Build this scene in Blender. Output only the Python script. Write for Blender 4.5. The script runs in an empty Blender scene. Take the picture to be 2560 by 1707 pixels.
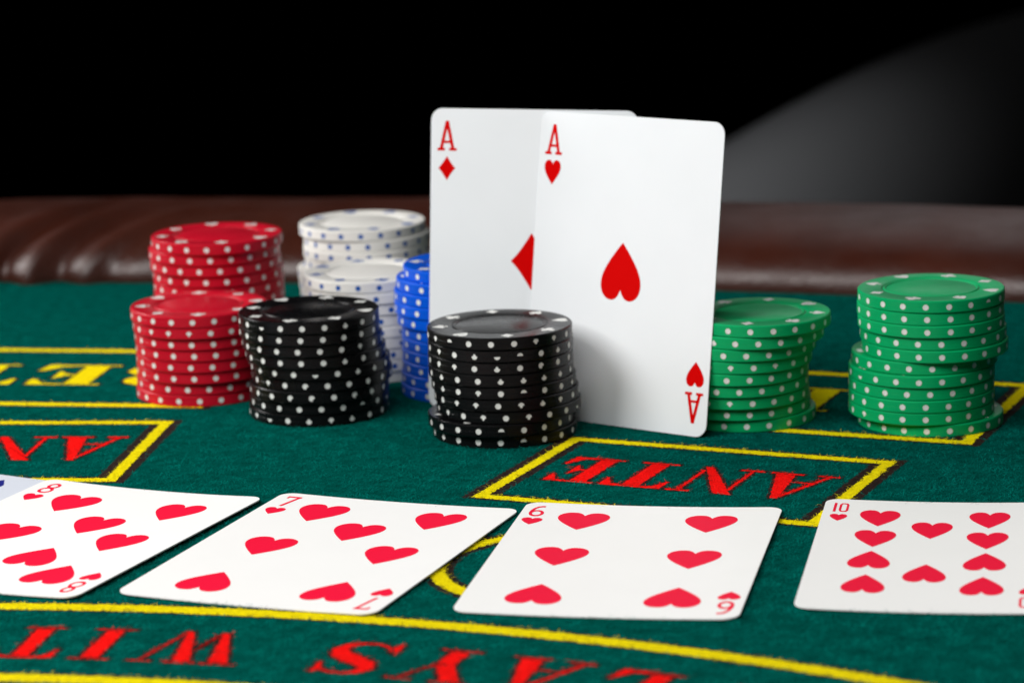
import bpy, math, random
import numpy as np
from mathutils import Matrix, Vector

random.seed(7)
rng = np.random.default_rng(11)
MM = 0.001
Y0 = 820.0            # mm: the scene origin sits 820 mm in front of the lens, on the felt
sc = bpy.context.scene
col = sc.collection

# ------------------------------------------------------------------ camera
FPX, CH, PITCH, ROLL = 7711.6, 197.685, math.radians(12.0025), math.radians(-1.7942)
cd = bpy.data.cameras.new('camera'); cam = bpy.data.objects.new('camera', cd); col.objects.link(cam)
cd.sensor_width = 36.0; cd.lens = FPX / 2560.0 * 36.0
cd.clip_start = 0.02; cd.clip_end = 50.0
fw = Vector((0, math.cos(PITCH), -math.sin(PITCH))); up = Vector((0, math.sin(PITCH), math.cos(PITCH))); rt = Vector((1, 0, 0))
rt2 = math.cos(ROLL) * rt + math.sin(ROLL) * up
up2 = -math.sin(ROLL) * rt + math.cos(ROLL) * up
m = Matrix(((rt2.x, up2.x, -fw.x, 0), (rt2.y, up2.y, -fw.y, -Y0 * MM), (rt2.z, up2.z, -fw.z, CH * MM), (0, 0, 0, 1)))
cam.matrix_world = m
cd.dof.use_dof = True; cd.dof.focus_distance = 0.76; cd.dof.aperture_fstop = 17.0; cd.dof.aperture_blades = 9
sc.camera = cam
sc.render.resolution_x = 1024; sc.render.resolution_y = 682

# ------------------------------------------------------------------ world and lamps (dark studio, softboxes)
w = bpy.data.worlds.new('World'); sc.world = w; w.use_nodes = True
bg = w.node_tree.nodes['Background']; bg.inputs[0].default_value = (1, 1, 1, 1); bg.inputs[1].default_value = 0.0
def area(name, loc, target, sx, sy, power, color=(1, 1, 1), spread=180):
    l = bpy.data.lights.new(name, 'AREA'); l.shape = 'RECTANGLE'; l.size = sx; l.size_y = sy
    l.energy = power; l.color = color; l.spread = math.radians(spread)
    o = bpy.data.objects.new(name, l); col.objects.link(o); o.location = loc
    d = Vector(target) - Vector(loc); o.rotation_euler = d.to_track_quat('-Z', 'Y').to_euler()
    return o
area('left_softbox', (-0.61, -0.41, 0.62), (0.0, 0.0, 0.02), 0.42, 0.42, 7.9, (1.0, 0.985, 0.965))
area('front_softbox', (-0.22, -0.95, 1.08), (0.0, 0.0, 0.02), 0.80, 0.55, 2.3, (1.0, 0.99, 0.98), 100)
area('left_strip_softbox', (-0.75, 0.42, 0.30), (0.0, 0.05, 0.02), 0.15, 0.5, 2.2, (1.0, 0.98, 0.97), 110)
area('rear_softbox', (0.42, 0.95, 0.42), (0.06, 0.0, 0.0), 0.6, 0.26, 0.13, (0.97, 0.98, 1.0), 100)
area('chair_fill_light', (0.22, 0.62, 0.74), (0.10, 0.86, -0.12), 0.2, 0.2, 0.80, (1.0, 1.0, 1.0), 48)  # added light out of view, only to brighten the ridge of the chair back
sc.view_settings.view_transform = 'Standard'; sc.view_settings.look = 'None'
sc.view_settings.exposure = 0.0; sc.view_settings.gamma = 1.0; sc.view_settings.use_curve_mapping = False

# ------------------------------------------------------------------ materials
def mat(name, color, rough=0.5, spec=0.5, noise=None, bump=None, coat=0.0, sheen=0.0, coat_rough=0.2, rnoise=None):
    """noise=(scale, amount) mottles the colour; bump=(scale, strength, distance); rnoise=(scale, amount) varies gloss."""
    mt = bpy.data.materials.new(name); mt.use_nodes = True
    nt = mt.node_tree; b = nt.nodes['Principled BSDF']
    b.inputs['Base Color'].default_value = (*color, 1); b.inputs['Roughness'].default_value = rough
    b.inputs['Specular IOR Level'].default_value = spec
    b.inputs['Coat Weight'].default_value = coat; b.inputs['Coat Roughness'].default_value = coat_rough
    if sheen:
        b.inputs['Sheen Weight'].default_value = sheen; b.inputs['Sheen Roughness'].default_value = 0.5
        b.inputs['Sheen Tint'].default_value = (*[min(1, c * 4 + .05) for c in color], 1)
    tc = nt.nodes.new('ShaderNodeTexCoord')
    def noisenode(scale, detail=4):
        n = nt.nodes.new('ShaderNodeTexNoise'); n.inputs['Scale'].default_value = scale; n.inputs['Detail'].default_value = detail
        nt.links.new(tc.outputs['Object'], n.inputs['Vector']); return n
    if noise:
        n = noisenode(noise[0]); r = nt.nodes.new('ShaderNodeMapRange')
        r.inputs['To Min'].default_value = 1 - noise[1]; r.inputs['To Max'].default_value = 1 + noise[1]
        r.inputs['From Min'].default_value = 0.3; r.inputs['From Max'].default_value = 0.7
        nt.links.new(n.outputs['Fac'], r.inputs['Value'])
        h = nt.nodes.new('ShaderNodeHueSaturation'); h.inputs['Color'].default_value = (*color, 1)
        nt.links.new(r.outputs['Result'], h.inputs['Value']); nt.links.new(h.outputs['Color'], b.inputs['Base Color'])
    if rnoise:
        n = noisenode(rnoise[0], 6); r = nt.nodes.new('ShaderNodeMapRange')
        r.inputs['From Min'].default_value = 0.35; r.inputs['From Max'].default_value = 0.65
        r.inputs['To Min'].default_value = rough - rnoise[1]; r.inputs['To Max'].default_value = rough + rnoise[1]
        nt.links.new(n.outputs['Fac'], r.inputs['Value']); nt.links.new(r.outputs['Result'], b.inputs['Roughness'])
    if bump:
        n = noisenode(bump[0], 5); bp = nt.nodes.new('ShaderNodeBump'); bp.inputs['Strength'].default_value = bump[1]
        bp.inputs['Distance'].default_value = bump[2]
        nt.links.new(n.outputs['Fac'], bp.inputs['Height']); nt.links.new(bp.outputs['Normal'], b.inputs['Normal'])
    return mt

FELT_C = (0.0003, 0.074, 0.059)
M = {
 'felt': mat('green_felt', FELT_C, 0.95, 0.0, noise=(260, 0.28), bump=(1500, 0.9, 0.0006)),
 'fib_g': mat('felt_fibre_green', (0.0008, 0.150, 0.120), 0.9, 0.0, noise=(160, 0.5)),
 'fib_y': mat('felt_fibre_yellow', (0.86, 0.74, 0.008), 0.9, 0.0),
 'fib_r': mat('felt_fibre_red', (0.92, 0.012, 0.010), 0.9, 0.0),
 'fib_b': mat('felt_fibre_brown', (0.035, 0.016, 0.012), 0.9, 0.1),
 'yellow': mat('print_yellow', (0.86, 0.73, 0.006), 0.9, 0.0, noise=(900, 0.12), bump=(1800, 0.8, 0.0004)),
 'red': mat('print_red', (0.92, 0.009, 0.008), 0.9, 0.0, noise=(900, 0.12), bump=(1800, 0.8, 0.0004)),
 'brown': mat('print_brown', (0.022, 0.012, 0.010), 0.95, 0.1, noise=(900, 0.5), bump=(1800, 0.8, 0.0004)),
 'leather': mat('brown_leather', (0.046, 0.0105, 0.0055), 0.37, 0.6, noise=(25, 0.25), bump=(900, 0.55, 0.0006), rnoise=(60, 0.06)),
 'wood': mat('dark_table_wood', (0.03, 0.015, 0.01), 0.5),
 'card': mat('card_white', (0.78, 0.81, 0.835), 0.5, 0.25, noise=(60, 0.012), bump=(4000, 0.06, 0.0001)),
 'card2': mat('card_bright_white', (0.92, 0.92, 0.905), 0.5, 0.2, noise=(60, 0.008)),
 'card3': mat('card_grey_white', (0.64, 0.68, 0.76), 0.5, 0.25),
 'ink': mat('card_red_ink', (0.60, 0.0, 0.0), 0.6, 0.03),
 'ink2': mat('card_crimson_ink', (0.86, 0.006, 0.044), 0.6, 0.08),
 'ink_blue': mat('card_blue_ink', (0.01, 0.015, 0.22), 0.5, 0.25),
 'c_red': mat('chip_red', (0.50, 0.005, 0.020), 0.36, 0.19, noise=(60, 0.04), bump=(2600, 0.09, 0.0002), rnoise=(160, 0.05)),
 'c_blue': mat('chip_blue', (0.0002, 0.085, 0.60), 0.36, 0.19, noise=(60, 0.04), bump=(2600, 0.09, 0.0002), rnoise=(160, 0.05)),
 'c_green': mat('chip_green', (0.001, 0.35, 0.115), 0.36, 0.19, noise=(60, 0.05), bump=(2600, 0.09, 0.0002), rnoise=(160, 0.05)),
 'c_black': mat('chip_black', (0.0040, 0.0040, 0.0045), 0.28, 0.17, bump=(2600, 0.09, 0.0002), rnoise=(160, 0.05)),
 'c_white': mat('chip_white', (0.76, 0.75, 0.71), 0.36, 0.19, noise=(90, 0.03), bump=(1600, 0.08, 0.0002)),
 'spot_white': mat('spot_white', (0.70, 0.71, 0.68), 0.4, 0.4, noise=(700, 0.10)),
 'spot_blue': mat('spot_blue', (0.008, 0.085, 0.36), 0.4, 0.4, noise=(700, 0.10)),
 'chair': mat('dark_grey_leather', (0.035, 0.036, 0.038), 0.55, 0.4, bump=(300, 0.3, 0.001)),
 'chair_metal': mat('dark_metal', (0.03, 0.03, 0.03), 0.4),
 'floor': mat('dark_floor', (0.006, 0.006, 0.006), 0.9, 0.1),
}

# ------------------------------------------------------------------ mesh helpers (coordinates in mm, turned into metres)
def mesh(name, verts, faces, material, smooth=False):
    me = bpy.data.meshes.new(name)
    me.from_pydata([(x * MM, y * MM, z * MM) for x, y, z in verts], [], faces); me.update()
    me.materials.append(material)
    if smooth:
        me.polygons.foreach_set('use_smooth', [True] * len(me.polygons))
    return me
def obj(name, me, parent=None, loc=(0, 0, 0), rotz=0.0):
    o = bpy.data.objects.new(name, me); col.objects.link(o)
    o.location = [v * MM for v in loc]; o.rotation_euler = (0, 0, rotz)
    if parent: o.parent = parent
    return o
def thing(name, label, cat, loc=(0, 0, 0), rotz=0.0, group=None):
    o = obj(name, None, None, loc, rotz); o.empty_display_size = 0.01
    o['label'] = label; o['category'] = cat
    if group: o['group'] = group
    return o
def wy(y): return y - Y0

def resample(poly, step, closed=True):
    P = np.array(poly, float); Q = np.vstack([P, P[:1]]) if closed else P
    out = []
    for a, b in zip(Q[:-1], Q[1:]):
        n = max(1, int(np.hypot(*(b - a)) / step))
        for i in range(n): out.append(a + (b - a) * i / n)
    if not closed: out.append(Q[-1])
    return np.array(out)
def area2(P):
    x, y = P[:, 0], P[:, 1]; return float(np.sum(x * np.roll(y, -1) - np.roll(x, -1) * y))
def ccw(P):
    P = np.array(P, float); return P if area2(P) > 0 else P[::-1]
def offset(P, d):
    P = ccw(P); t = np.roll(P, -1, 0) - np.roll(P, 1, 0); L = np.hypot(t[:, 0], t[:, 1])[:, None] + 1e-9
    n = np.stack([t[:, 1], -t[:, 0]], 1) / L
    return P + n * d

# ------------------------------------------------------------------ floor, table
floor = obj('floor', mesh('floor', [(-1500, -1500, -760), (1800, -1500, -760), (1800, 2300, -760), (-1500, 2300, -760)], [(0, 1, 2, 3)], M['floor']))
floor['kind'] = 'structure'; floor['label'] = 'black floor in the dark under the table'

table = thing('poker_table', 'green felt poker table with printed yellow and red betting boxes and brown leather rail', 'table', (0, 0, 0))
# felt edge = inner side of the rail: circle through measured points
EC, ER = (-262.0, 25.0), 1029.0        # centre (mm, lens frame), radius
def fit_circle(pts):
    P = np.array(pts, float); A = np.c_[2 * P, np.ones(len(P))]; b = (P ** 2).sum(1)
    s = np.linalg.lstsq(A, b, rcond=None)[0]; return (s[0], s[1]), math.sqrt(s[2] + s[0] ** 2 + s[1] ** 2)
EC, ER = fit_circle([(-176.6, 1050.1), (-75.8, 1034.9), (70.3, 996.2), (161.0, 962.9)])
def edge_pt(x, dr=0.0):
    # point of the rail curve at parameter x (mm), moved dr outwards
    a = math.asin(max(-1, min(1, (x - EC[0]) / ER)))
    return EC[0] + (ER + dr) * math.sin(a), EC[1] + (ER + dr) * math.cos(a)
XS = np.linspace(-420, 420, 43)
far = [edge_pt(x, 6) for x in XS]
fv = [(x, wy(y), 0) for x, y in far] + [(x, wy(60), 0) for x in XS]
n = len(XS); ff = [(i, n + i, n + i + 1, i + 1) for i in range(n - 1)]
felt = obj('felt', mesh('felt', fv, ff, M['felt']), table)
felt['label'] = 'dark green felt with fuzzy nap'
bv = []
for zz in (-0.4, -32):
    bv += [(x, wy(y), zz) for x, y in far] + [(x, wy(60), zz) for x in XS]
bf = [(i, n + i, n + i + 1, i + 1) for i in range(n - 1)] + [(2*n + i + 1, 3*n + i + 1, 3*n + i, 2*n + i) for i in range(n - 1)]
bf += [(i + 1, 2*n + i + 1, 2*n + i, i) for i in range(n - 1)] + [(n + i, 3*n + i, 3*n + i + 1, n + i + 1) for i in range(n - 1)]
bf += [(0, 2*n, 3*n, n), (n - 1, 2*n - 1, 4*n - 1, 3*n - 1)]
obj('table_board', mesh('table_board', bv, bf, M['wood']), table)
# pedestal leg
pv, pf = [], []
for k, (r, z) in enumerate([(130, -33), (70, -80), (60, -600), (220, -735), (230, -759)]):
    pv += [(r * math.cos(a * math.tau / 24), 20 + r * math.sin(a * math.tau / 24), z) for a in range(24)]
for k in range(4):
    for a in range(24):
        b = (a + 1) % 24; pf.append((k*24 + a, (k+1)*24 + a, (k+1)*24 + b, k*24 + b))
pf.append(tuple(range(96, 120))); pf.append(tuple(range(23, -1, -1)))
obj('pedestal', mesh('pedestal', pv, pf, M['wood'], True), table)

# padded leather rail swept along the felt edge, with stretch wrinkles modelled in
RA, RB = 52.0, 17.5
def rail():
    V, F = [], []
    us = np.linspace(-420, 420, 560); NP = 56
    for u in us:
        for k in range(NP):
            th = math.radians(-38 + (218 + 38) * k / (NP - 1))     # profile angle, 0 = facing the felt
            ce, se = math.cos(th), math.sin(th)
            pr = RA - RA * (abs(ce) ** 0.92) * (1 if ce >= 0 else -1)
            pz = RB * (abs(se) ** 0.92) * (1 if se >= 0 else -1)
            # wrinkles: diagonal grooves near the left end, faint waviness elsewhere
            d = 0.0
            for (u0, sl, amp, wd) in ((-177, 0.50, 4.4, 3.2), (-167, 0.56, -3.6, 3.8), (-157, 0.62, 3.4, 3.6), (-147, 0.70, -2.2, 4.2), (-138, 0.80, 1.2, 4.5), (-186, 0.45, -2.2, 4.2), (-120, 1.0, 0.6, 6)):
                q = (u - u0 - sl * pr) / (wd + pr * 0.05)
                d -= amp * math.exp(-q * q) * max(0.0, 1 - pr / 75)
            d += 0.30 * math.sin(u * 0.045 + pr * 0.03) + 0.10 * math.sin(u * 0.17 - pr * 0.08 + 1.0)
            x, y = edge_pt(u, 2.5 + pr - ce * d)
            V.append((x, wy(y), 1.2 + pz + se * d))
    for i in range(len(us) - 1):
        for k in range(NP - 1):
            a = i * NP + k; F.append((a, a + NP, a + NP + 1, a + 1))
    return mesh('padded_rail', V, F, M['leather'], True)
r_o = obj('padded_rail', rail(), table); r_o['label'] = 'padded brown leather rail with stretch wrinkles'

# ------------------------------------------------------------------ printing on the felt
MARKS = []          # (kind, polygon in lens-frame mm) used again for the fibres
LAYER = {'brown': 0.05, 'yellow': 0.09, 'red': 0.09}
def jag(P, amt):
    return P + rng.normal(0, amt, P.shape)
def decal(name, polys, kind, jitter=0.16):
    """polys: list of outlines (lens-frame mm). One object per mark; pieces of a glyph sit a hair apart."""
    V, F = [], []
    for i, P in enumerate(polys):
        MARKS.append((kind, np.array(P)))
        Q = jag(resample(ccw(P), 0.55), jitter)
        z = LAYER[kind] + i * 0.004; b = len(V)
        V += [(x, wy(y), z) for x, y in Q]; F.append(tuple(range(b, b + len(Q))))
    return obj(name, mesh(name, V, F, M[kind]), felt)
def strip(name, pts, wd, kind, step=0.6, jitter=0.16, closed=False):
    P = resample(pts, step, closed)
    if closed: P = np.vstack([P, P[:1]])
    t = np.gradient(P, axis=0)
    if closed: t[0] = t[-1] = P[1] - P[-2]
    t /= np.hypot(t[:, 0], t[:, 1])[:, None]; nn = np.stack([-t[:, 1], t[:, 0]], 1)
    wob = rng.normal(0, jitter, (2, len(P)))
    A = P + nn * (wd / 2 + wob[0])[:, None]; B = P - nn * (wd / 2 + wob[1])[:, None]
    V = []; z = LAYER[kind]
    for a, b in zip(A, B): V += [(a[0], wy(a[1]), z), (b[0], wy(b[1]), z)]
    F = [(2*i, 2*i+1, 2*i+3, 2*i+2) for i in range(len(P) - 1)]
    if closed:
        h = len(P) // 2
        MARKS.append((kind, np.vstack([A[:h+1], B[:h+1][::-1]]))); MARKS.append((kind, np.vstack([A[h:], B[h:][::-1]])))
    else:
        MARKS.append((kind, np.vstack([A, B[::-1]])))
    return obj(name, mesh(name, V, F, M[kind]), felt)
def box(corner, d_deg, width, height, wy_t=3.5, br_t=1.2, br_s=2.3):
    """betting box frame: corner = far right corner; d_deg = direction of the far side from left to right."""
    d = np.array([math.cos(math.radians(d_deg)), math.sin(math.radians(d_deg))]); nrm = np.array([d[1], -d[0]])   # towards the dealer
    c = np.array(corner, float); FR, FL = c, c - d * width; NR, NL = FR + nrm * height, FL + nrm * height
    h = wy_t / 2
    def seg(name, a, b, wd, kind, e):
        u = (b - a) / np.hypot(*(b - a)); strip(name, [a - u * e, b + u * e], wd, kind)
    for a, b, br in ((FL, FR, br_t), (NL, NR, br_t)): seg('printed_line_outline', a, b, wy_t + 2 * br, 'brown', h + br_s)
    for a, b, br in ((FL, NL, br_s), (FR, NR, br_s)): seg('printed_line_outline', a, b, wy_t + 2 * br, 'brown', -h - br_t - 0.02)
    for a, b in ((FL, FR), (NL, NR)): seg('printed_line', a, b, wy_t, 'yellow', h)
    for a, b in ((FL, NL), (FR, NR)): seg('printed_line', a, b, wy_t - 0.4, 'yellow', -h - 0.02)

# serif capitals, cap height 1; each glyph = (width, [outlines])
def rect(x0, y0, x1, y1): return [(x0, y0), (x1, y0), (x1, y1), (x0, y1)]
def arc(cx, cy, rx, ry, a0, a1, n=18): return [(cx + rx * math.cos(math.radians(a0 + (a1 - a0) * i / n)), cy + ry * math.sin(math.radians(a0 + (a1 - a0) * i / n))) for i in range(n + 1)]
def vstroke(pts):      # (x, y, width) polyline to outline
    P = np.array([p[:2] for p in pts]); t = np.gradient(P, axis=0); t /= np.hypot(t[:, 0], t[:, 1])[:, None]
    nn = np.stack([-t[:, 1], t[:, 0]], 1); wd = np.array([p[2] for p in pts])[:, None] / 2
    return [tuple(v) for v in np.vstack([P + nn * wd, (P - nn * wd)[::-1]])]
SF = 0.055
def g_I(): return .42, [rect(.11, SF, .31, 1 - SF), rect(0, 0, .42, SF), rect(0, 1 - SF, .42, 1)]
def g_H(): return .86, [rect(.09, SF, .28, 1 - SF), rect(.58, SF, .77, 1 - SF), rect(0, 0, .37, SF), rect(0, 1 - SF, .37, 1), rect(.49, 0, .86, SF), rect(.49, 1 - SF, .86, 1), rect(.28, .47, .58, .53)]
def g_T(): return .68, [rect(.24, SF, .44, .94), rect(.13, 0, .55, SF), [(0, 1), (0, .70), (.03, .70), (.12, .90), (.24, .94), (.44, .94), (.56, .90), (.65, .70), (.68, .70), (.68, 1)]]
def g_E(): return .64, [rect(.09, SF, .29, 1 - SF), [(0, 1), (0, 1 - SF), (.29, 1 - SF), (.46, .93), (.56, .72), (.60, .72), (.60, 1)],
    [(0, 0), (.61, 0), (.64, .32), (.60, .32), (.47, .09), (.29, SF), (0, SF)], [(.29, .48), (.36, .47), (.42, .34), (.45, .34), (.45, .69), (.42, .69), (.36, .55), (.29, .53)]]
def g_A(): return .78, [[(.36, 1), (.45, 1), (.71, SF), (.48, SF)], [(.36, .97), (.39, .84), (.15, SF), (.08, SF)], rect(0, 0, .25, SF), rect(.40, 0, .78, SF), [(.19, .31), (.50, .31), (.49, .36), (.21, .36)]]
def g_N(): return .76, [[(.03, 1), (.24, 1), (.67, .04), (.67, 0), (.58, 0)], rect(.10, SF, .155, .86), rect(0, 0, .27, SF), rect(.612, .12, .667, 1 - SF), rect(.50, 1 - SF, .78, 1)]
def g_W(): return 1.08, [[(.08, 1 - SF), (.30, 1 - SF), (.46, 0), (.37, 0)], [(.46, 0), (.41, 0), (.53, .62), (.56, .55)], [(.45, 1 - SF), (.66, 1 - SF), (.82, 0), (.73, 0)], [(.82, 0), (.77, 0), (.95, 1 - SF), (1.0, 1 - SF)], rect(0, 1 - SF, .38, 1), rect(.41, 1 - SF, .74, 1), rect(.84, 1 - SF, 1.10, 1)]
def g_Y(): return .80, [rect(.31, SF, .51, .48), rect(.20, 0, .62, SF), [(.07, 1 - SF), (.29, 1 - SF), (.51, .48), (.31, .45)], [(.45, .48), (.51, .48), (.71, 1 - SF), (.65, 1 - SF)], rect(0, 1 - SF, .38, 1), rect(.54, 1 - SF, .80, 1)]
def g_L(): return .62, [rect(.09, SF, .29, 1 - SF), rect(0, 1 - SF, .38, 1), [(0, 0), (.59, 0), (.62, .34), (.58, .34), (.46, .10), (.29, SF), (0, SF)]]
def bowl(x, y0, y1, rx, thick): 
    cy, ry = (y0 + y1) / 2, (y1 - y0) / 2
    return arc(x, cy, rx, ry, 90, -90) + arc(x, cy, rx - thick, ry - .05, -90, 90)
def g_B(): return .74, [rect(.09, SF, .29, 1 - SF), rect(0, 0, .40, SF), rect(0, 1 - SF, .40, 1), bowl(.40, .49, 1.0, .27, .19), bowl(.40, 0.0, .54, .33, .20), rect(.29, .49, .40, .54)]
def g_P(): return .70, [rect(.09, SF, .29, 1 - SF), rect(0, 0, .40, SF), rect(0, 1 - SF, .38, 1), bowl(.38, .43, 1.0, .31, .20), rect(.29, .43, .38, .48)]
def g_S():
    pts = [(.60, .74, .05), (.56, .87, .06), (.45, .955, .07), (.32, .965, .07), (.19, .91, .12), (.135, .78, .18), (.20, .65, .22), (.36, .54, .25), (.50, .43, .24), (.575, .29, .19), (.53, .13, .13), (.41, .045, .08), (.27, .04, .07), (.14, .12, .06), (.08, .26, .05)]
    return .68, [vstroke(pts), [(.63, 1), (.57, 1), (.53, .90), (.60, .66), (.64, .66)], [(.04, .34), (.0, .34), (.02, 0), (.07, 0), (.12, .12)]]
G = dict(I=g_I, H=g_H, T=g_T, E=g_E, A=g_A, N=g_N, W=g_W, Y=g_Y, L=g_L, B=g_B, P=g_P, S=g_S)
def letter(ch, origin, d_deg, cap, width, kind, outline=0.7, shrink=0.15):
    """origin = start of the baseline, reading direction d_deg; printed as one mark with a dark halo under it."""
    gw, polys = G[ch](); d = np.array([math.cos(math.radians(d_deg)), math.sin(math.radians(d_deg))]); u = np.array([-d[1], d[0]])
    o = np.array(origin, float); sx = width / gw
    out = [np.array([o + d * (x * sx) + u * (y * cap) for x, y in P]) for P in polys]
    decal('printed_letter_outline', [offset(resample(P, 0.8), outline) for P in out], 'brown', 0.12)
    return decal('printed_letter', [offset(resample(P, 0.5), -shrink) for P in out], kind, 0.12)

# ANTE and BET boxes (far right corners and directions measured on the felt)
box((95.5, 765.8), -24.3, 87.0, 61.6)
box((-96.8, 835.6), -7.4, 87.0, 62.9)
box((145.3, 847.6), -23.2, 112.0, 69.0, 3.7)
box((-76.0, 924.5), -11.2, 112.0, 71.5, 3.9)
RD = 155.7
def along(o, deg, s): return (o[0] + math.cos(math.radians(deg)) * s, o[1] + math.sin(math.radians(deg)) * s)
for ch, s, wd in (('A', 0, 18.6), ('N', 20.0, 18.2), ('T', 39.8, 16.8), ('E', 58.0, 14.8)):
    letter(ch, along((81.9, 752.6), RD, s), RD, 24.5, wd, 'red')
for ch, s, wd in (('A', 0, 18.6), ('N', 20.0, 18.2), ('T', 39.8, 16.8), ('E', 58.0, 14.8)):
    letter(ch, along((-105.4, 820.2), 172.5, s), 172.5, 26.0, wd, 'red')
for ch, s, wd in (('B', 0, 24.0), ('E', 27.5, 24.5), ('T', 55.0, 23.0)):
    letter(ch, along((-90.5, 907.5), 170.0, s), 170.0, 26.5, wd, 'yellow')
for ch, s, wd in (('B', 0, 24.0), ('E', 27.5, 24.5), ('T', 55.0, 23.0)):
    letter(ch, along((121.5, 838.0), 157.0, s), 157.0, 27.0, wd, 'yellow')
# ring under the six of hearts
ring = [(9.5 + 28.2 * math.cos(a), 680 + 28.2 * math.sin(a)) for a in np.linspace(0, math.tau, 97)[:-1]]
strip('printed_ring_outline', ring, 7.4, 'brown', closed=True); strip('printed_ring', ring, 4.0, 'yellow', closed=True)
# curved band with PLAYS WITH between two arcs
BC = (-170.0, 237.0)
def bpt(phi, r): return (BC[0] + r * math.sin(math.radians(phi)), BC[1] + r * math.cos(math.radians(phi)))
for r, wd in ((429.0, 4.8), (379.5, 4.8)):
    P = [bpt(f, r) for f in np.linspace(-6, 52, 160)]
    strip('printed_arc_outline', P, wd + 1.6, 'brown'); strip('printed_arc', P, wd, 'yellow')
CAP = 21.5
for ch, phi, wd in (('H', 6.1, 19), ('T', 9.31, 15), ('I', 11.52, 9.4), ('W', 14.55, 24), ('S', 19.6, 15.5), ('Y', 22.45, 18.5), ('A', 25.35, 19), ('L', 28.4, 15), ('P', 31.3, 17)):
    o = bpt(phi, 414.0); dd = 180 - phi
    letter(ch, along(o, dd, -wd / 2), dd, CAP, wd, 'red', 0.55, 0.34)

# felt nap: short fibres, coloured by the print they grow through
def felt_fibres(count):
    yy = rng.uniform(585, 985, count * 2); keep = rng.uniform(0, 1, count * 2) < np.clip(1.25 - (yy - 585) / 480, 0.25, 1); yy = yy[keep][:count]
    xx = rng.uniform(-1, 1, len(yy)) * (yy * 0.175 + 8)
    ok = np.ones(len(yy), bool)
    for (cx, cy, a, cw, chh) in CARD_RECTS:
        lx = (xx - cx) * math.cos(a) + (yy - cy) * math.sin(a); ly = -(xx - cx) * math.sin(a) + (yy - cy) * math.cos(a)
        ok &= ~((np.abs(lx) < cw / 2 - 1.0) & (np.abs(ly) < chh / 2 - 1.0))
    xx, yy = xx[ok], yy[ok]
    kind = np.zeros(len(yy), int)
    for level, names in ((1, ('brown',)), (2, ('yellow',)), (3, ('red',))):
        for k, P in MARKS:
            if k not in names: continue
            x0, y0 = P.min(0); x1, y1 = P.max(0)
            idx = np.nonzero((xx > x0) & (xx < x1) & (yy > y0) & (yy < y1))[0]
            if not len(idx): continue
            px, py = xx[idx], yy[idx]; ins = np.zeros(len(idx), bool)
            a = P; b = np.roll(P, -1, 0)
            for (ax, ay), (bx, by) in zip(a, b):
                if ay == by: continue
                c = ((ay > py) != (by > py)) & (px < (bx - ax) * (py - ay) / (by - ay) + ax); ins ^= c
            kind[idx[ins]] = level
    for level, nm in enumerate(('fib_g', 'fib_b', 'fib_y', 'fib_r')):
        s = np.nonzero(kind == level)[0]; k = len(s)
        if not k: continue
        th = rng.uniform(0, math.tau, k); L = rng.gamma(3.0, 0.32, k).clip(.3, 2.6); lift = rng.uniform(0.02, 0.50, k) * np.minimum(L, 1.3); wd = rng.uniform(.03, .07, k)
        dx, dy = np.cos(th), np.sin(th); bx, by = xx[s], yy[s] - Y0
        bend = rng.normal(0, .35, k)
        V = np.empty((k, 5, 3))
        mx, my = bx + dx * L * .5 - dy * bend * L, by + dy * L * .5 + dx * bend * L
        z0 = 0.10
        V[:, 0] = np.stack([bx - dy * wd, by + dx * wd, np.full(k, z0)], 1); V[:, 1] = np.stack([bx + dy * wd, by - dx * wd, np.full(k, z0)], 1)
        V[:, 2] = np.stack([mx + dy * wd, my - dx * wd, z0 + lift * .8], 1); V[:, 3] = np.stack([mx - dy * wd, my + dx * wd, z0 + lift * .8], 1)
        V[:, 4] = np.stack([bx + dx * L, by + dy * L, z0 + lift], 1)
        me = bpy.data.meshes.new('felt_nap'); V = (V.reshape(-1, 3) * MM).astype(np.float32)
        me.vertices.add(k * 5); me.vertices.foreach_set('co', V.ravel())
        base = np.arange(k) * 5
        loops = np.stack([base, base + 1, base + 2, base + 3, base + 3, base + 2, base + 4], 1).ravel()
        me.loops.add(len(loops)); me.loops.foreach_set('vertex_index', loops.astype(np.int32))
        st = np.stack([np.arange(k) * 7, np.arange(k) * 7 + 4], 1).ravel(); me.polygons.add(2 * k)
        me.polygons.foreach_set('loop_start', st.astype(np.int32)); me.update(calc_edges=True)
        me.materials.append(M[nm])
        o = obj('felt_nap', me, felt); o['kind'] = 'stuff'

# ------------------------------------------------------------------ suit shapes (height 1, centred, pointing up = +y top)
def catmull(P, n=5):
    P = np.array(P, float); out = []
    for i in range(len(P) - 1):
        p0 = P[max(i - 1, 0)]; p1 = P[i]; p2 = P[i + 1]; p3 = P[min(i + 2, len(P) - 1)]
        for t in np.arange(n) / n:
            out.append(.5 * ((2 * p1) + (-p0 + p2) * t + (2 * p0 - 5 * p1 + 4 * p2 - p3) * t * t + (-p0 + 3 * p1 - 3 * p2 + p3) * t ** 3))
    out.append(P[-1]); return out
_h = catmull([(0, .32), (.035, .40), (.10, .475), (.19, .50), (.29, .475), (.375, .39), (.415, .26), (.40, .11), (.335, -.045), (.23, -.21), (.105, -.375), (0, -.5)], 3)
HEART = [tuple(p) for p in _h] + [(-p[0], p[1]) for p in _h[-2:0:-1]]
_d = [(0, .5), (.09, .36), (.20, .20), (.29, .09), (.38, 0)]
DIAMOND = _d + [(x, -y) for x, y in _d[-2::-1]] + [(-x, -y) for x, y in _d[1:]] + [(-x, y) for x, y in _d[-2:0:-1]]
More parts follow.
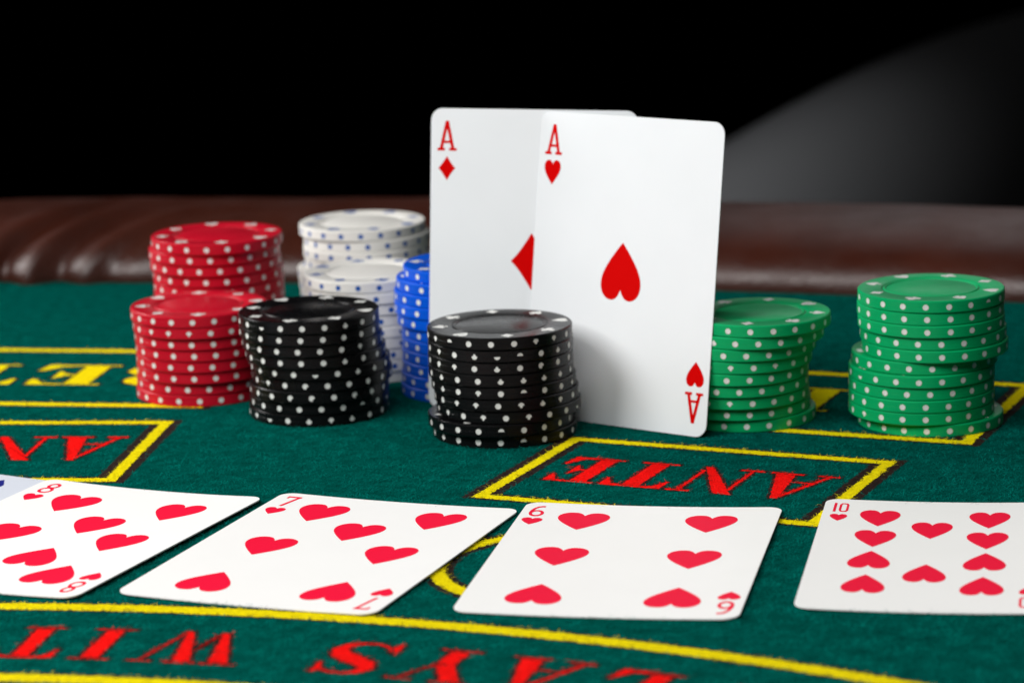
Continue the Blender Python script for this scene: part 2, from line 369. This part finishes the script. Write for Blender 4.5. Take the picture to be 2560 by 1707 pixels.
SPADE = [(0, .5), (.12, .33), (.28, .14), (.38, -.02), (.39, -.16), (.32, -.27), (.20, -.28), (.09, -.21), (.05, -.17), (.07, -.33), (.15, -.46), (.15, -.5),
         (-.15, -.5), (-.15, -.46), (-.07, -.33), (-.05, -.17), (-.09, -.21), (-.20, -.28), (-.32, -.27), (-.39, -.16), (-.38, -.02), (-.28, .14), (-.12, .33)]
CLUB = arc(0, .27, .215, .215, -40, 220, 10) + arc(-.235, -.07, .215, .215, 100, 335, 9) + [(-.05, -.18), (-.07, -.36), (-.15, -.5), (.15, -.5), (.07, -.36), (.05, -.18)] + arc(.235, -.07, .215, .215, 205, 440, 9)

# ------------------------------------------------------------------ poker chips
R, T, H = 19.5, 3.3911, 3.372
SEG = 72
def lathe(profile, seg=SEG):
    V, F = [], []; n = len(profile)
    for s in range(seg):
        a = math.tau * s / seg
        for r, z in profile: V.append((r * math.cos(a), r * math.sin(a), z))
    for s in range(seg):
        t = (s + 1) % seg
        for k in range(n - 1): F.append((s*n + k, t*n + k, t*n + k + 1, s*n + k + 1))
    c0 = len(V); V.append((0, 0, profile[0][1])); c1 = len(V); V.append((0, 0, profile[-1][1]))
    for s in range(seg):
        t = (s + 1) % seg; F.append((c0, t*n, s*n)); F.append((c1, s*n + n - 1, t*n + n - 1))
    return V, F
half = [(0.8, .20), (11.7, .20), (11.95, .30), (12.15, .06), (12.45, .02), (12.7, .30), (12.95, .34), (13.15, .10), (13.35, .0), (19.20, .0), (19.5, .30)]
prof = half + [(19.5, H/2 - .07), (19.455, H/2 - .02), (19.455, H/2 + .02), (19.5, H/2 + .07)] + [(r, H - z) for r, z in half[::-1]]
BODY = {}
def body(colr):
    if colr not in BODY:
        V, F = lathe(prof); me = mesh('chip_body', V, F, M['c_' + colr], True)
        try: me.set_sharp_from_angle(angle=math.radians(30))
        except Exception: pass
        BODY[colr] = me
    return BODY[colr]
def spot_outline(variant, r=0.80):
    A = np.linspace(0, math.tau, 15)[:-1]; P = np.stack([r * np.cos(A), r * np.sin(A)], 1)
    if variant == 1: P[:, 1] = np.where(P[:, 1] < -.05, np.where(np.abs(P[:, 0]) < .3, P[:, 1] * .85, -.05), P[:, 1])     # mushroom
    if variant == 2: P[:, 1] = np.where(P[:, 1] > .1, np.where(np.abs(P[:, 0]) < .32, P[:, 1] * .9, .1), P[:, 1])
    if variant == 3: P[:, 1] = np.maximum(P[:, 1], -.02)
    if variant == 4: P[:, 0] = np.where((P[:, 0] > .2) & (P[:, 1] < 0), .25, P[:, 0])
    if variant == 5: P[:, 1] = np.minimum(P[:, 1], .02)
    return P
SPOT = {}
def spot(kind, variant):
    key = (kind, variant)
    if key not in SPOT:
        P = spot_outline(variant); rr = R + 0.025; off = 0.0
        V = [((rr) * math.cos(x / R), (rr) * math.sin(x / R), H / 2 + y) for x, y in P]
        c = P.mean(0); V.append((rr * math.cos(c[0] / R), rr * math.sin(c[0] / R), H / 2 + c[1]))
        k = len(P); F = [(i, (i + 1) % k, k) for i in range(k)]
        SPOT[key] = mesh('edge_spot', V, F, M[kind])
    return SPOT[key]
INL = {}
def inlay(kind, suit):
    key = (kind, suit)
    if key not in INL:
        P = {'diamond': DIAMOND, 'heart': HEART, 'spade': SPADE, 'club': CLUB}[suit]
        s = 4.3
        INL[key] = mesh('suit_inlay', [(16.2 + y * s, -x * s * 1.12, H + .015) for x, y in P], [tuple(range(len(P)))], M[kind])
    return INL[key]
SUITS = ['diamond', 'club', 'heart', 'spade', 'diamond', 'club', 'spade', 'heart']
ORD = ['topmost', 'second', 'third', 'fourth', 'fifth', 'sixth', 'seventh', 'eighth', 'ninth', 'tenth', 'eleventh', 'twelfth']
def stack(colr, chips, phrase, group, top_rot=0.0, flaws=0.0):
    n = len(chips); sk = 'spot_blue' if colr == 'white' else 'spot_white'; sw = 'blue' if colr == 'white' else 'white'
    for i, (x, y) in enumerate(chips):
        place = 'topmost' if i == 0 else ('bottom one' if i == n - 1 else ORD[i] + ' from top')
        t = thing('poker_chip', f'{colr} chip, {place} of {phrase}', 'poker chip',
                  (x, wy(y), 0.02 + (n - 1 - i) * T), top_rot if i == 0 else random.uniform(0, math.tau), group)
        obj('chip_body', body(colr), t)
        base = random.choice([0, 0, 1, 2, 4]) if flaws else 0
        for k in range(20):
            v = 0
            if flaws and random.random() < flaws: v = base if random.random() < .6 else random.choice([1, 2, 3, 4, 5])
            obj('edge_spot', spot(sk, v), t, rotz=math.tau * k / 20 + math.radians(4))
        ledge = i == 0 or math.hypot(chips[i-1][0] - x, chips[i-1][1] - y) > 1.0
        if ledge:
            for k in range(8): obj('suit_inlay', inlay(sk, SUITS[k]), t, rotz=math.tau * k / 8)
def lin(xs, y0, y1, jit=0.5):
    k = len(xs); return [(x, y0 + (y1 - y0) * i / max(1, k - 1) + random.uniform(-jit, jit)) for i, x in enumerate(xs)]
stack('green', [(112.22, 807.5), (112.06, 807.9), (112.24, 807.7), (112.85, 808.4), (113.21, 808.0), (110.65, 809.6), (109.75, 808.6), (109.77, 809.25), (109.75, 809.1), (109.75, 809.3), (112.28, 810.0)],
      'the taller green stack', 'green chips in the taller green stack', math.radians(20), 0.09)
stack('green', [(66.65, 815.5), (64.88, 816.1), (62.75, 817.0), (61.76, 817.6), (60.77, 818.0), (60.85, 818.8), (61.07, 819.6), (61.57, 821.0), (63.01, 821.9)],
      'the shorter green stack', 'green chips in the shorter green stack', math.radians(75), 0.12)
stack('black', [(-3.18, 810.1), (-3.11, 810.46), (-3.18, 810.83), (-3.12, 811.0), (-2.53, 811.3), (-1.88, 811.5), (-1.33, 811.9), (-3.77, 811.2), (-2.6, 812.6)],
      'the stack in front of the aces', 'black chips in front of the aces', math.radians(-83), 0.62)
stack('black', lin([-56.08, -56.06, -55.45, -54.68, -53.65, -53.22, -54.19, -54.38, -54.66], 838.4, 844.3),
      'the stack beside the red chips', 'black chips beside the red chips', math.radians(30), 0.5)
stack('red', lin([-89.54, -89.04, -88.86, -88.77, -88.82, -88.86, -89.23, -89.5], 867.9, 873.1),
      'the shorter red stack', 'red chips in the shorter red stack', math.radians(50), 0.1)
stack('red', lin([-87.03, -88.01, -87.84, -87.26, -87.26, -87.4, -87.5, -87.6, -87.7, -87.6, -87.8, -87.7], 907.2, 914.5),
      'the taller red stack', 'red chips in the taller red stack', math.radians(10), 0.0)
stack('white', [(-45.2, 941.0), (-44.0, 941.4), (-44.2, 941.1), (-43.9, 941.5), (-46.2, 940.9), (-45.9, 941.3), (-45.6, 941.6), (-45.6, 941.2), (-45.7, 941.5), (-45.6, 941.3), (-45.8, 941.4)],
      'the taller white stack', 'white chips in the taller white stack', math.radians(15), 0.0)
stack('white', lin([-41.2, -40.6, -40.7, -41.4, -41.0, -41.3, -41.3, -41.4, -41.5], 893.4, 895.0, .2),
      'the shorter white stack', 'white chips in the shorter white stack', math.radians(60), 0.0)
stack('blue', [(x, 865.8) for x in (-10.91, -13.0, -13.7, -13.8, -13.1, -12.03, -12.0, -12.03, -12.16, -12.39, -12.67)],
      'the stack behind the ace of diamonds', 'blue chips behind the ace of diamonds', math.radians(35), 0.1)

# ------------------------------------------------------------------ playing cards
def card_mesh(w, h, rc, thick, lift, material):
    """rounded card in local x (width), y (height), z up; edges lifted by `lift` along x."""
    a = w / 2; xs = set()
    for i in range(9): xs.add(round(-a + rc * (1 - math.cos(math.pi / 2 * i / 8)), 4))
    xs |= {-x for x in xs}; xs |= set(np.linspace(-a + rc, a - rc, 15).round(4)); xs = sorted(xs)
    V, F = [], []
    for x in xs:
        d = max(0.0, rc - (a - abs(x))); hy = h / 2 - rc + math.sqrt(max(0, rc * rc - d * d))
        z = lift * (x / a) ** 2
        V += [(x, -hy, z), (x, hy, z), (x, -hy, z + thick), (x, hy, z + thick)]
    n = len(xs)
    for i in range(n - 1):
        p, q = 4*i, 4*i + 4
        F += [(p+2, q+2, q+3, p+3), (p, p+1, q+1, q), (p, q, q+2, p+2), (p+1, p+3, q+3, q+1)]
    F += [(0, 2, 3, 1), (4*n - 4, 4*n - 3, 4*n - 1, 4*n - 2)]
    return mesh('card_face', V, F, material)
def printed(name, polys, parent, material, a, lift, thick, x0, y0, s, inv=False, sx=None):
    V, F = [], []; sx = sx or s; sg = -1 if inv else 1
    for i, P in enumerate(polys):
        b = len(V)
        for x, y in P:
            X, Y = x0 + sg * x * sx, y0 + sg * y * s
            V.append((X, Y, thick + lift * (X / a) ** 2 + 0.022 + i * 0.004))
        F.append(tuple(range(b, len(V))))
    return obj(name, mesh(name, V, F, material), parent)
# index glyphs, centred, height 1
GA = [[(-.06, .5), (.06, .5), (.27, -.46), (.155, -.46)], [(-.06, .49), (.06, .49), (-.155, -.46), (-.27, -.46)], rect(-.345, -.5, -.075, -.41), rect(.075, -.5, .345, -.41), rect(-.15, -.25, .15, -.165)]
def ringpoly(cx, cy, rx, ry, wd, a0=0, a1=360, n=28): return vstroke([(x, y, wd) for x, y in arc(cx, cy, rx, ry, a0, a1, n)])
def rings(cx, cy, rx, ry, wd): return [ringpoly(cx, cy, rx, ry, wd, 0, 181, 18), ringpoly(cx, cy, rx, ry, wd, 180, 361, 18)]
G6 = rings(0, -.20, .225, .24, .125) + [vstroke([(x, y, .125) for x, y in [(-.235, -.20), (-.225, .02), (-.16, .24), (-.04, .40), (.10, .455), (.20, .44)]])]
G8 = rings(0, -.225, .25, .225, .125) + rings(0, .235, .205, .20, .125)
G7 = [rect(-.30, .38, .30, .5), [(.30, .5), (.16, .5), (-.12, -.5), (.03, -.5)], rect(-.30, .28, -.20, .38)]
G10 = [rect(-.36, -.5, -.22, .5), vstroke([(x, y, .12) for x, y in [(-.02, 0), (-.02, .30), (.04, .42), (.16, .44), (.28, .42), (.34, .30), (.34, 0)]]), vstroke([(x, y, .12) for x, y in [(.34, 0), (.34, -.30), (.28, -.42), (.16, -.44), (.04, -.42), (-.02, -.30), (-.02, 0)]])]
CARD_RECTS = []
HG = 'heart cards dealt face up on the felt'
def flat_card(word, label, x, y, ang, w, h, glyph, pips, gh, lift=0.5, z=0.16, colr='ink2', face='card2', ph=15.2, ix=None, idx=True):
    t = thing('playing_card', label, 'playing card', (x, wy(y), z), ang, HG)
    obj('card_face', card_mesh(w, h, 3.6, .3, lift, M[face]), t); CARD_RECTS.append((x, y, ang, w, h))
    a = w / 2; k = w / 63.0; kw = .82 if w < 55 else 1.0
    for (px, py, inv) in pips: printed('pip', [HEART], t, M[colr], a, lift, .3, px, py, ph, inv, ph * kw)
    if idx:
        for s in (1, -1):
            printed('index_number', glyph, t, M[colr], a, lift, .3, -ix * s, 37.6 * s, gh, s < 0, gh * .68 if word != 'ten' else gh * .60)
            printed('index_pip', [HEART], t, M[colr], a, lift, .3, -ix * s, 28.6 * s, 6.1, s < 0, 6.1 * kw)
    return t
c6 = [(s * 15.5, r, r < -1) for s in (-1, 1) for r in (30.2, 0.0, -30.2)]
c6 = [(px, (py if py else -.3), inv) for px, py, inv in c6]
flat_card('six', 'six of hearts card lying on the printed yellow ring', 24.64, 684.2, -.198, 62.9, 91.3, G6, c6, 9.4, ix=27.6)
flat_card('seven', 'seven of hearts card lying between the six and the eight', -45.17, 698.3, -.373, 63.6, 90.2, G7, c6 + [(0, 16.5, False)], 9.0, ix=27.2)
flat_card('eight', 'eight of hearts card lying beside the seven of hearts', -110.2, 717.96, -.418, 62.9, 90.8, G8, [(px * .97 + 1, py * .93 - .8, inv) for px, py, inv in c6] + [(2.2, 11.5, False), (3.6, -16.5, True)], 9.0, ix=26.4, lift=0.8)
c10 = [(s * 13.0 - .2, r, r < 0) for s in (-1, 1) for r in (29.2, 11.4, -6.0, -25.2)] + [(-.4, 19.6, False), (-.2, -15.8, True)]
flat_card('ten', 'ten of hearts card lying beside the corner of the ANTE box', 93.9, 680.0, -.187, 54.0, 90.6, G10, c10, 8.0, ix=23.0, ph=14.2)
# the card under the eight of hearts, mostly out of the frame
lc = thing('playing_card', 'greyish white card with a blue mark, tucked beside the eight of hearts', 'playing card', (0, 0, 0.16), math.radians(-31), None)
ang = math.radians(-31); cx = -117.0 + (-math.cos(ang) * 30 + math.sin(ang) * 42); cy = 770.6 + (-math.sin(ang) * 30 - math.cos(ang) * 42)
lc.location = (cx * MM, wy(cy) * MM, 0.00016)
obj('card_face', card_mesh(60, 84, 3.3, .3, 0.0, M['card3']), lc)
printed('pip', [SPADE], lc, M['ink_blue'], 30, 0, .3, 14.3, 33.5, 9.0)
printed('pip', [SPADE], lc, M['ink_blue'], 30, 0, .3, -14.3, 33.5, 9.0)

CARD_RECTS.append((cx, cy, ang, 60, 84))
felt_fibres(330000)

# the two standing aces, leaning back on the chips
def ace(label, c, yaw, lean, roll, suit, name):
    t = thing('playing_card', label, 'playing card', (0, 0, 0), 0, 'aces standing upright against the chips')
    w, h, lift = 60.0, 83.8, 0.35
    # local card frame: x width, y height, z normal towards the viewer
    Mx = Matrix.Rotation(yaw, 4, 'Z') @ Matrix.Rotation(lean, 4, 'X') @ Matrix.Rotation(roll, 4, 'Y') @ Matrix.Rotation(math.pi / 2, 4, 'X')
    t.matrix_world = Matrix.Translation((c[0] * MM, wy(c[1]) * MM, c[2] * MM)) @ Mx
    obj('card_face', card_mesh(w, h, 3.4, .28, -lift, M['card']), t)
    a = w / 2; P = HEART if suit == 'heart' else DIAMOND
    printed('pip', [P], t, M['ink'], a, -lift, .28, -.1, 0.0, 15.7, suit == 'heart')
    for s in (1, -1):
        printed('index_letter', GA, t, M['ink'], a, -lift, .28, -25.4 * s + .2, 34.3 * s, 8.3, s < 0)
        printed('index_pip', [P], t, M['ink'], a, -lift, .28, -25.4 * s + .2, 25.3 * s, 6.7, s < 0)
    return t
ace('ace of hearts card standing upright, overlapping the ace of diamonds', (30.41, 820.37, 41.6), -.649, -.1535, -.0044, 'heart', 'hearts')
ace('ace of diamonds card standing upright, half covered by the ace of hearts', (6.2, 839.6, 41.6), -.323, -.1327, .0009, 'diamond', 'diamonds')

# ------------------------------------------------------------------ dark chair behind the table
ch = thing('chair', 'dark grey leather chair standing in the dark behind the rail', 'chair', (330, 1180, -758), 0)
def chair():
    A = np.array([-12.0, 1460.0]); B = np.array([520.0, 2560.0]); d = (B - A) / np.hypot(*(B - A)); nrm = np.array([d[1], -d[0]])   # faces the camera side
    L = np.hypot(*(B - A)); V, F = [], []; NU, NK = 60, 40
    for i in range(NU + 1):
        s = L * i / NU; e = min(s, L - s); top = -50 - 40 * ((s - 0.62 * L) / (0.5 * L)) ** 2 - 260 * max(0, 1 - e / 60) ** 3
        for k in range(NK):
            th = math.tau * k / NK; ce, se = math.cos(th), math.sin(th)
            px = 70 * ce; z = (top - 90 + 90 * se) if se >= 0 else -480 + 80 * se
            p = A + d * s + nrm * px
            V.append((p[0], wy(p[1]), z))
    for i in range(NU):
        for k in range(NK): F.append((i*NK + k, (i+1)*NK + k, (i+1)*NK + (k+1) % NK, i*NK + (k+1) % NK))
    F.append(tuple(range(NK - 1, -1, -1))); F.append(tuple(range(NU*NK, NU*NK + NK)))
    me = mesh('backrest', V, F, M['chair'], True); return me, A, B, d, nrm
me, A, B, d, nrm = chair()
def child(name, me): 
    o = obj(name, me, ch); o.matrix_parent_inverse = Matrix.Translation(ch.location).inverted(); return o
child('backrest', me)
def slab(pts, z0, z1, m_, name):
    k = len(pts); V = [(x, wy(y), z0) for x, y in pts] + [(x, wy(y), z1) for x, y in pts]
    F = [tuple(range(k - 1, -1, -1)), tuple(range(k, 2*k))] + [(i, (i+1) % k, k + (i+1) % k, k + i) for i in range(k)]
    return mesh(name, V, F, m_)
q = [A + nrm * 60, A + nrm * 520, B + nrm * 520, B + nrm * 60]
child('seat', slab(q, -420, -320, M['chair'], 'seat'))
for p in q:
    p = p + (sum(q) / 4 - p) * .08
    child('leg', slab([p + np.array(v) for v in ((-18, -18), (18, -18), (18, 18), (-18, 18))], -758, -420, M['chair_metal'], 'leg'))
